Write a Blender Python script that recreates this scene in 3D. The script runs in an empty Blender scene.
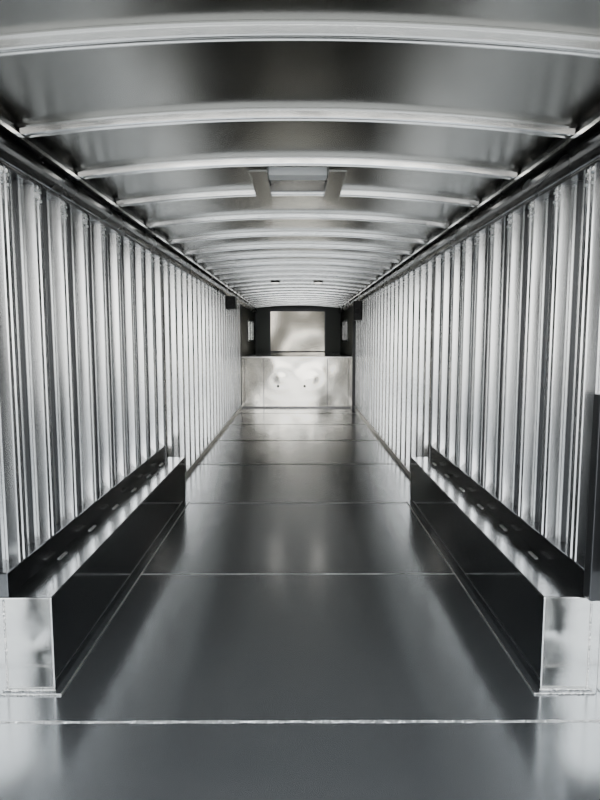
import bpy, bmesh, math, random
from mathutils import Vector, Matrix
random.seed(4)
F=590.0; PITCH=6.0; CH=1.47
SK=1.25      # outer skin half width
PF=1.19      # post face half width
Y0=0.9; Y1=12.4; Y2=17.0
BY0,BY1,BX,BH=2.325,5.2,1.012,0.41
RAILZ=2.17

# ---------------- materials ----------------
def mat(name,col,metal=1.0,rough=0.3,bump=0.0,bscale=(4,4,4),rvar=0.0,cvar=0.0,vscale=None,emit=None,estr=0,detail=1,bdist=0.02):
    m=bpy.data.materials.new(name); m.use_nodes=True
    nt=m.node_tree; b=nt.nodes['Principled BSDF']
    b.inputs['Base Color'].default_value=(*col,1); b.inputs['Metallic'].default_value=metal
    b.inputs['Roughness'].default_value=rough
    tc=nt.nodes.new('ShaderNodeTexCoord')
    def noise(sc,det):
        mp=nt.nodes.new('ShaderNodeMapping'); mp.inputs['Scale'].default_value=sc
        nt.links.new(tc.outputs['Object'],mp.inputs['Vector'])
        n=nt.nodes.new('ShaderNodeTexNoise'); n.inputs['Scale'].default_value=1; n.inputs['Detail'].default_value=det
        nt.links.new(mp.outputs['Vector'],n.inputs['Vector']); return n
    vs=vscale or bscale
    if rvar or cvar:
        n=noise(vs,2)
        if rvar:
            r=nt.nodes.new('ShaderNodeMapRange'); r.interpolation_type='SMOOTHSTEP'
            r.inputs['From Min'].default_value=.2; r.inputs['From Max'].default_value=.8
            r.inputs['To Min'].default_value=max(.02,rough-rvar); r.inputs['To Max'].default_value=rough+rvar
            nt.links.new(n.outputs['Fac'],r.inputs['Value']); nt.links.new(r.outputs['Result'],b.inputs['Roughness'])
        if cvar:
            c=nt.nodes.new('ShaderNodeValToRGB'); c.color_ramp.interpolation='EASE'
            c.color_ramp.elements[0].position=.25; c.color_ramp.elements[1].position=.75
            c.color_ramp.elements[0].color=(*[x*(1-cvar) for x in col],1)
            c.color_ramp.elements[1].color=(*[min(1,x*(1+cvar)) for x in col],1)
            nt.links.new(n.outputs['Fac'],c.inputs['Fac']); nt.links.new(c.outputs['Color'],b.inputs['Base Color'])
    if bump:
        n=noise(bscale,detail)
        bp=nt.nodes.new('ShaderNodeBump'); bp.inputs['Strength'].default_value=bump; bp.inputs['Distance'].default_value=bdist
        nt.links.new(n.outputs['Fac'],bp.inputs['Height']); nt.links.new(bp.outputs['Normal'],b.inputs['Normal'])
    if emit:
        b.inputs['Emission Color'].default_value=(*emit,1); b.inputs['Emission Strength'].default_value=estr
    return m

M_floor=mat('floor_plate',(0.45,0.465,0.475),.90,.20,.04,(2.0,1.0,1),.05,0,(1.6,.5,1),detail=0)
M_seam=mat('floor_seam',(0.85,0.85,0.83),.7,.45,.8,(60,60,60),0,.2,(40,40,40))
M_ceil=mat('ceiling_sheet',(0.37,0.36,0.33),1,.21,.04,(1.5,1.5,1),.03,0,(2,2,1),detail=0)
M_bow=mat('bow_alu',(0.86,0.85,0.82),1,.17,.0,(8,40,40),.05)
M_wall=mat('wall_skin',(0.70,0.705,0.70),1,.24,.04,(3,3,.8),.06,0,(8,8,1))
M_post=mat('post_galvanised',(0.70,0.71,0.71),1,.22,.04,(5,5,.8),.06,.05,(14,14,1.2))
M_rail=mat('rail_alu',(0.16,0.16,0.16),1,.25,.03,(4,2,4),.05)
M_dark=mat('dark_base',(0.07,0.072,0.075),.8,.33)
M_kick=mat('kick_alu',(0.15,0.155,0.16),1,.25)
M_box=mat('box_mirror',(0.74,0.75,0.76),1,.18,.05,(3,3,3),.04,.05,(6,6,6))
M_boxside_refl=mat('box_side_dark_refl',(0.29,0.30,0.31),1,.10,.04,(2,2,2),.03)  # box metal with the dark floor reflection put into its base colour
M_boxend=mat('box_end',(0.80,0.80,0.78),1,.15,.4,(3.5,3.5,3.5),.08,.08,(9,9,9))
M_bead=mat('weld_bead',(0.8,0.8,0.79),1,.3,.6,(90,90,90))
M_cab=mat('cabinet_steel',(0.80,0.77,0.70),1,.13,.2,(2.0,2.0,2.0),.03,0,None,None,0,0,.04)
M_nose=mat('nose_panel',(0.58,0.55,0.48),1,.17,.7,(1.1,1.1,1.1),.05,0,None,None,0,0,.08)
M_neck=mat('neck_dark',(0.06,0.065,0.06),.6,.4)
M_black=mat('black_plastic',(0.02,0.02,0.02),0,.4)
M_vent=mat('vent_white',(0.9,0.9,0.88),0,.4)
M_lamp=mat('lamp_lens',(1,1,1),0,.3,emit=(1,.97,.9),estr=2)
M_ground=mat('asphalt',(0.22,0.22,0.215),0,.9,.3,(30,30,30),0,.3,(6,6,6))
M_glass=bpy.data.materials.new('window_glass'); M_glass.use_nodes=True
b=M_glass.node_tree.nodes['Principled BSDF']; b.inputs['Transmission Weight'].default_value=1; b.inputs['Roughness'].default_value=.0; b.inputs['IOR'].default_value=1.05
b.inputs['Base Color'].default_value=(.2,.23,.2,1)

# ---------------- helpers ----------------
def obj(name,bm,mats,parent=None,smooth=False,bevel=0):
    me=bpy.data.meshes.new(name); bm.normal_update(); bm.to_mesh(me); bm.free()
    for m in (mats if isinstance(mats,(list,tuple)) else [mats]): me.materials.append(m)
    o=bpy.data.objects.new(name,me); bpy.context.collection.objects.link(o)
    if smooth:
        for p in me.polygons: p.use_smooth=True
    if bevel:
        md=o.modifiers.new('b','BEVEL'); md.width=bevel; md.segments=2; md.limit_method='ANGLE'
    if parent: o.parent=parent
    return o
def box(bm,x0,x1,y0,y1,z0,z1,mi=0):
    vs=[bm.verts.new(p) for p in [(x0,y0,z0),(x1,y0,z0),(x1,y1,z0),(x0,y1,z0),(x0,y0,z1),(x1,y0,z1),(x1,y1,z1),(x0,y1,z1)]]
    for f in [(0,3,2,1),(4,5,6,7),(0,1,5,4),(1,2,6,5),(2,3,7,6),(3,0,4,7)]:
        fc=bm.faces.new([vs[i] for i in f]); fc.material_index=mi
def sbox(bm,s,a,b,*r): box(bm,min(s*a,s*b),max(s*a,s*b),*r)
def quad(bm,ps,mi=0):
    f=bm.faces.new([bm.verts.new(p) for p in ps]); f.material_index=mi; return f
def cyl(bm,c,r,h,axis='Z',seg=16,mi=0,r2=None):
    mt=Matrix.Translation(c)
    if axis=='X': mt=mt@Matrix.Rotation(math.pi/2,4,'Y')
    if axis=='Y': mt=mt@Matrix.Rotation(math.pi/2,4,'X')
    g=bmesh.ops.create_cone(bm,cap_ends=True,segments=seg,radius1=r,radius2=r if r2 is None else r2,depth=h,matrix=mt)
    for f in {f for v in g['verts'] for f in v.link_faces}: f.material_index=mi
def extrude(bm,prof,y0,y1,mi=0,closed=False):
    a=[bm.verts.new((x,y0,z)) for x,z in prof]; b=[bm.verts.new((x,y1,z)) for x,z in prof]
    n=len(prof)
    for i in range(n if closed else n-1):
        j=(i+1)%n
        f=bm.faces.new([a[i],a[j],b[j],b[i]]); f.material_index=mi
    if closed:
        bm.faces.new(a).material_index=mi; bm.faces.new(list(reversed(b))).material_index=mi

# ---------------- ground ----------------
bm=bmesh.new(); quad(bm,[(-40,-40,-.75),(40,-40,-.75),(40,60,-.75),(-40,60,-.75)])
obj('ground',bm,M_ground)

# ---------------- floor ----------------
bm=bmesh.new(); box(bm,-SK,SK,Y0,Y1,-.06,0)
floor=obj('floor',bm,M_floor)
bm=bmesh.new()
ys=[2.13,3.56,5.16,6.8,8.4,10.0,11.5]
for i,y in enumerate(ys):
    n=60; w=.009 if i else .009
    prev=None
    for k in range(n+1):
        x=-SK+.02+(2*SK-.04)*k/n
        ww=w*random.uniform(.6,1.2)
        row=[bm.verts.new((x,y-ww,0.0005)),bm.verts.new((x,y,.0035)),bm.verts.new((x,y+ww,0.0005))]
        if prev:
            for q in range(2): bm.faces.new([prev[q],row[q],row[q+1],prev[q+1]])
        prev=row
obj('seam_beads',bm,M_seam,floor)

# ---------------- walls ----------------
P=.305
def wall(side):
    s=side; nm='left' if s<0 else 'right'
    bm=bmesh.new()
    sbox(bm,s,SK,SK+.04,Y0,Y1,-.06,2.5,0)
    w=obj('wall_'+nm,bm,M_wall)
    bm=bmesh.new()
    y=1.565
    while y<Y1-.1:
        z0=.51 if BY0-.2<y<BY1+.02 else .05
        z1=RAILZ+.02
        fw=.034; tw=.046
        prof=[(SK-.002,y-.085),(SK-.010,y-.085),(SK-.010,y-tw-.006),(SK-.016,y-tw),(PF+.004,y-fw-.003),(PF,y-fw),(PF,y-.010),(PF+.006,y-.006),(PF+.006,y+.006),(PF,y+.010),(PF,y+fw),(PF+.004,y+fw+.003),(SK-.016,y+tw),(SK-.010,y+tw+.006),(SK-.010,y+.085),(SK-.002,y+.085)]
        a=[bm.verts.new((s*px,py,z0)) for px,py in prof]; b=[bm.verts.new((s*px,py,z1)) for px,py in prof]
        for i in range(len(prof)-1): bm.faces.new([a[i],a[i+1],b[i+1],b[i]])
        y+=P
    obj('posts',bm,M_post,w)
    bm=bmesh.new(); y=1.565
    while y<Y1-.1:
        z0=.51 if BY0-.2<y<BY1+.02 else .05
        for dy in (-.097,.088):
            sbox(bm,s,SK-.012,SK,y+dy,y+dy+.010,z0,RAILZ+.01)
        sbox(bm,s,PF-.001,PF+.004,y+.030,y+.038,z0,RAILZ+.01)
        y+=P
    obj('seal_strips',bm,M_dark,w)
    bm=bmesh.new(); y=1.565
    while y<9:
        for zz in (RAILZ-.035,RAILZ-.075):
            for dy in (-.022,.022):
                cyl(bm,(s*(PF-.003),y+dy,zz),.007,.008,'X',8)
        y+=P
    obj('bolts',bm,M_bead,w)
    bm=bmesh.new(); sbox(bm,s,PF-.004,SK,BY0,BY1,BH+.001,.515)
    obj('kick_plate',bm,M_kick,w,bevel=.004)
    bm=bmesh.new()
    sbox(bm,s,PF-.006,SK,BY1+.002,Y1,.001,.055)
    obj('base_channel',bm,M_bead,w,bevel=.004)
    bm=bmesh.new()
    sbox(bm,s,PF-.012,SK,BY1+.005,BY1+.075,.056,RAILZ)
    obj('joint_post',bm,M_rail,w,bevel=.004)
    return w
wl=wall(-1); wr=wall(1)
bm=bmesh.new(); box(bm,PF-.014,PF+.05,2.28,2.335,BH+.002,1.25)
obj('door_edge_guard',bm,M_dark,wr,bevel=.004)

for i,s in enumerate((-1,1)):
    bm=bmesh.new()
    prof=[(SK,RAILZ-.01),(PF-.006,RAILZ-.01),(PF-.010,RAILZ-.004)]
    for k in range(9):
        a=math.pi*k/8
        prof.append((PF-.010-.028*math.sin(a),RAILZ+.054-.052*math.cos(a)))
    prof+=[(PF-.01,RAILZ+.112),(PF-.05,RAILZ+.114),(PF-.05,RAILZ+.126),(PF-.03,RAILZ+.128),(PF-.03,RAILZ+.20),(SK,RAILZ+.20)]
    extrude(bm,[(s*x,z) for x,z in prof],Y0,Y2,0,True)
    o=obj('trim_%d'%(i+1),bm,M_rail)
    bm=bmesh.new()
    extrude(bm,[(s*(PF-.052),RAILZ+.113),(s*(PF-.056),RAILZ+.113),(s*(PF-.056),RAILZ+.128),(s*(PF-.052),RAILZ+.128)],Y0,Y2,0,True)
    obj('bright_lip',bm,M_bow,o)

# ---------------- ceiling ----------------
def arch(x,base=2.300,rise=.072): return base+rise*(1-(x/1.15)**2)
G=.038
bm=bmesh.new(); N=32; prev=None
for k in range(N+1):
    x=-SK+2*SK*k/N; z=arch(x)+G
    row=[bm.verts.new((x,Y0,z)),bm.verts.new((x,Y2+.05,z)),bm.verts.new((x,Y2+.05,z+.03)),bm.verts.new((x,Y0,z+.03))]
    if prev:
        for q in range(4): bm.faces.new([prev[q],prev[(q+1)%4],row[(q+1)%4],row[q]])
    prev=row
ceil=obj('ceiling',bm,M_ceil,smooth=True)
md=ceil.modifiers.new('e','EDGE_SPLIT'); md.split_angle=math.radians(40)
bm=bmesh.new()
bows=[1.24,1.90,2.57,3.22,3.88,4.62,5.38,6.08]
while bows[-1]<Y2-.8: bows.append(bows[-1]+.66)
for y in bows:
    N=28; prev=None
    pr=[(-.042,G-.0005),(-.042,G-.006),(-.026,G-.006),(-.022,.008),(-.019,.004),(-.012,.004),(-.009,.013),(.009,.013),(.012,.004),(.019,.004),(.022,.008),(.026,G-.006),(.042,G-.006),(.042,G-.0005)]
    for k in range(N+1):
        x=-1.15+2.3*k/N
        row=[bm.verts.new((x,y+dy,arch(x)+dz)) for dy,dz in pr]
        if prev:
            for q in range(len(pr)-1): bm.faces.new([prev[q],prev[q+1],row[q+1],row[q]])
        prev=row
obj('roof_bows',bm,M_bow)

bm=bmesh.new()
for s in (-1,1):
    sbox(bm,s,.165,.265,3.27,3.95,arch(.25)-.012,arch(.25)+.05,0)
vent=obj('roof_vent',bm,M_ceil,bevel=.004)
bm=bmesh.new()
box(bm,-.163,.163,3.36,3.47,arch(0)-.010,arch(0)+.036,0)
obj('vent_cross_member',bm,M_vent,vent,bevel=.004)
bm=bmesh.new(); box(bm,-.163,.163,3.48,3.82,arch(0)+.015,arch(0)+.036,0)
obj('vent_lid',bm,M_rail,vent,bevel=.004)

# ---------------- wheel boxes ----------------
for s in (-1,1):
    bm=bmesh.new()
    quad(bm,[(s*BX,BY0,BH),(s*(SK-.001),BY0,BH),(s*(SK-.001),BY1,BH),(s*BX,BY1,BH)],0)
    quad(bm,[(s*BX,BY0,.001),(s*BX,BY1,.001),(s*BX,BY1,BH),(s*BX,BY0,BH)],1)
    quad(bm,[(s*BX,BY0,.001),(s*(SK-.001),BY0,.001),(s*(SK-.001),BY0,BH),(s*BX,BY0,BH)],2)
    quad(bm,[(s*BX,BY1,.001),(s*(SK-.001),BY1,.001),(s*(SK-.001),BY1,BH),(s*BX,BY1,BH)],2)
    bmesh.ops.remove_doubles(bm,verts=bm.verts,dist=1e-5)
    bmesh.ops.recalc_face_normals(bm,faces=bm.faces)
    wb=obj('wheel_well_box',bm,[M_box,M_boxside_refl,M_boxend],bevel=.005)
    bm=bmesh.new()
    sbox(bm,s,BX-.03,BX,BY0-.02,BY1+.01,.001,.005,0)
    sbox(bm,s,BX-.002,SK-.01,BY0-.02,BY0,.001,.005,0)
    obj('floor_flange',bm,M_floor,wb)
    bm=bmesh.new()
    sbox(bm,s,BX-.034,BX-.029,BY0-.024,BY1,.001,.007)
    sbox(bm,s,BX-.034,SK-.02,BY0-.026,BY0-.020,.001,.007)
    sbox(bm,s,BX-.003,SK-.02,BY0-.006,BY0-.0005,.006,.012)
    sbox(bm,s,BX+.002,BX+.006,BY0-.004,BY0-.0005,.01,BH-.004)
    sbox(bm,s,SK-.045,SK-.038,BY0-.006,BY0-.0005,.01,BH-.004)
    obj('weld_beads',bm,M_bead,wb,bevel=.002)
    bm=bmesh.new()
    y=2.75
    while y<5:
        sbox(bm,s,PF-.045,PF-.03,y,y+.09,BH+.0005,BH+.004); y+=.42
    obj('slot_plates',bm,M_bead,wb,bevel=.003)

# ---------------- front bulkhead / gooseneck ----------------
DZ=1.07
bm=bmesh.new()
NX,NZ=140,64; xa,xb,za,zb=-SK,SK-.11,0,DZ-.012
def bulge(x,z):
    d=0
    for cx in (-.36,.30):
        r=math.hypot((x-cx)*.9,z-.62)
        d+=.009*math.exp(-(r/.24)**2)+.0014*math.cos(r*24)*math.exp(-(r/.32)**2)
    d+=.004*math.sin(x*5.1+.6)*math.sin(z*4.3+.8)+.0008*math.sin(x*13+2)*math.sin(z*9)
    return d
rows=[]
for i in range(NX+1):
    x=xa+(xb-xa)*i/NX
    rows.append([bm.verts.new((x,Y1-bulge(x,za+(zb-za)*j/NZ),za+(zb-za)*j/NZ)) for j in range(NZ+1)])
for i in range(NX):
    for j in range(NZ): bm.faces.new([rows[i][j],rows[i+1][j],rows[i+1][j+1],rows[i][j+1]])
wf=obj('wall_front',bm,M_cab,smooth=True)
bm=bmesh.new(); box(bm,-SK,SK-.11,Y1+.02,Y1+.05,0,DZ-.012); obj('backing',bm,M_dark,wf)
bm=bmesh.new()
for x in (-1.12,-.72,.62,1.06): box(bm,x-.006,x+.006,Y1-.016,Y1+.01,.03,DZ-.03)
box(bm,-SK+.06,SK-.12,Y1-.016,Y1,.0,.03)
obj('panel_joints',bm,M_rail,wf)
bm=bmesh.new(); box(bm,-SK+.06,SK-.12,Y1-.03,Y1+.05,DZ-.012,DZ+.012)
obj('deck_nosing',bm,M_bow,wf,bevel=.004)
bm=bmesh.new()
for x in (-.42,.14):
    cyl(bm,(x,Y1-.018,.46),.028,.02,'Y',16)
    box(bm,x-.008,x+.008,Y1-.038,Y1-.026,.43,.49)
obj('latches',bm,M_dark,wf)
bm=bmesh.new(); box(bm,SK-.11,SK-.0,Y1-.03,Y1+.05,0,RAILZ)
box(bm,-SK,-SK+.07,Y1-.02,Y1+.05,0,2.17)
obj('corner_post',bm,M_dark,wf,bevel=.005)
bm=bmesh.new(); box(bm,-SK,SK,Y1+.05,Y2+.1,DZ-.06,DZ); obj('floor_gooseneck',bm,M_floor)
bm=bmesh.new(); box(bm,-SK,SK,Y2,Y2+.04,DZ,2.5)
ng=obj('wall_nose',bm,M_neck)
bm=bmesh.new(); box(bm,-.78,.76,Y2-.02,Y2-.001,DZ+.03,2.22); obj('nose_panel',bm,M_nose,ng)
bm=bmesh.new()
box(bm,-.83,.81,Y2-.04,Y2-.001,2.22,2.30); box(bm,-.83,.81,Y2-.03,Y2-.001,DZ,DZ+.03)
for a,b_ in((-.83,-.78),(.76,.81)): box(bm,a,b_,Y2-.04,Y2-.001,DZ+.03,2.22)
obj('nose_frame',bm,M_dark,ng)
for i,s in enumerate((-1,1)):
    bm=bmesh.new()
    ya,yb,z0,z1=14.5,16.2,1.38,1.93
    for r in ((Y1+.05,ya,DZ,2.2),(yb,Y2,DZ,2.2),(ya,yb,DZ,z0),(ya,yb,z1,2.2)): sbox(bm,s,SK-.03,SK+.04,*r)
    sbox(bm,s,SK,SK+.04,Y1,Y2+.04,2.2,2.5)
    obj('wall_neck_'+('left' if s<0 else 'right'),bm,M_neck)
    bm=bmesh.new()
    for r in ((ya,ya+.06,z0,z1),(yb-.06,yb,z0,z1),(ya+.06,yb-.06,z0,z0+.04),(ya+.06,yb-.06,z1-.04,z1),(ya+.83,ya+.87,z0+.04,z1-.04)): sbox(bm,s,SK-.045,SK+.045,*r)
    wi=obj('window_%d'%(i+1),bm,M_rail)
    bm=bmesh.new(); quad(bm,[(s*SK,ya+.06,z0+.04),(s*SK,yb-.06,z0+.04),(s*SK,yb-.06,z1-.04),(s*SK,ya+.06,z1-.04)])
    obj('glass',bm,M_glass,wi)

for s,y in ((1,11.0),(-1,9.8)):
    bm=bmesh.new(); sbox(bm,s,1.03,1.185,y,y+.25,1.95 if s<0 else 1.80,2.155)
    cyl(bm,(s*1.105,y-.01,2.05 if s<0 else 1.97),.05,.03,'Y')
    obj('loudspeaker',bm,M_black,bevel=.012)
for x in (-.37,.33):
    bm=bmesh.new(); zc=arch(x)+G
    cyl(bm,(x,9.75,zc-.02),.075,.04,'Z',24,0)
    o=obj('ceiling_light',bm,M_bow)
    bm=bmesh.new(); cyl(bm,(x,9.75,zc-.045),.06,.012,'Z',24,0)
    obj('lens',bm,M_lamp,o)
    L=bpy.data.lights.new('lamp','AREA'); L.shape='DISK'; L.size=.12; L.energy=.6; L.color=(1,.95,.86)
    lo=bpy.data.objects.new('lamp',L); bpy.context.collection.objects.link(lo); lo.location=(x,9.75,zc-.06); lo.parent=o

# ---------------- world ----------------
w=bpy.data.worlds.new('sky'); bpy.context.scene.world=w; w.use_nodes=True
nt=w.node_tree; bg=nt.nodes['Background']
tc=nt.nodes.new('ShaderNodeTexCoord'); sx=nt.nodes.new('ShaderNodeSeparateXYZ'); cr=nt.nodes.new('ShaderNodeValToRGB')
nt.links.new(tc.outputs['Generated'],sx.inputs[0]); nt.links.new(sx.outputs['Z'],cr.inputs['Fac'])
cr.color_ramp.elements[0].position=0; cr.color_ramp.elements[0].color=(1,.985,.95,1)
cr.color_ramp.elements[1].position=.8; cr.color_ramp.elements[1].color=(.80,.89,1,1)
nt.links.new(cr.outputs['Color'],bg.inputs['Color']); bg.inputs['Strength'].default_value=5.8

# ---------------- camera ----------------
cd=bpy.data.cameras.new('camera'); cam=bpy.data.objects.new('camera',cd); bpy.context.collection.objects.link(cam)
cd.sensor_fit='VERTICAL'; cd.sensor_height=36; cd.lens=F/800*36; cd.clip_start=.02
cam.location=(0,0,CH); cam.rotation_euler=(math.radians(90-PITCH),0,math.radians(-.2))
bpy.context.scene.camera=cam
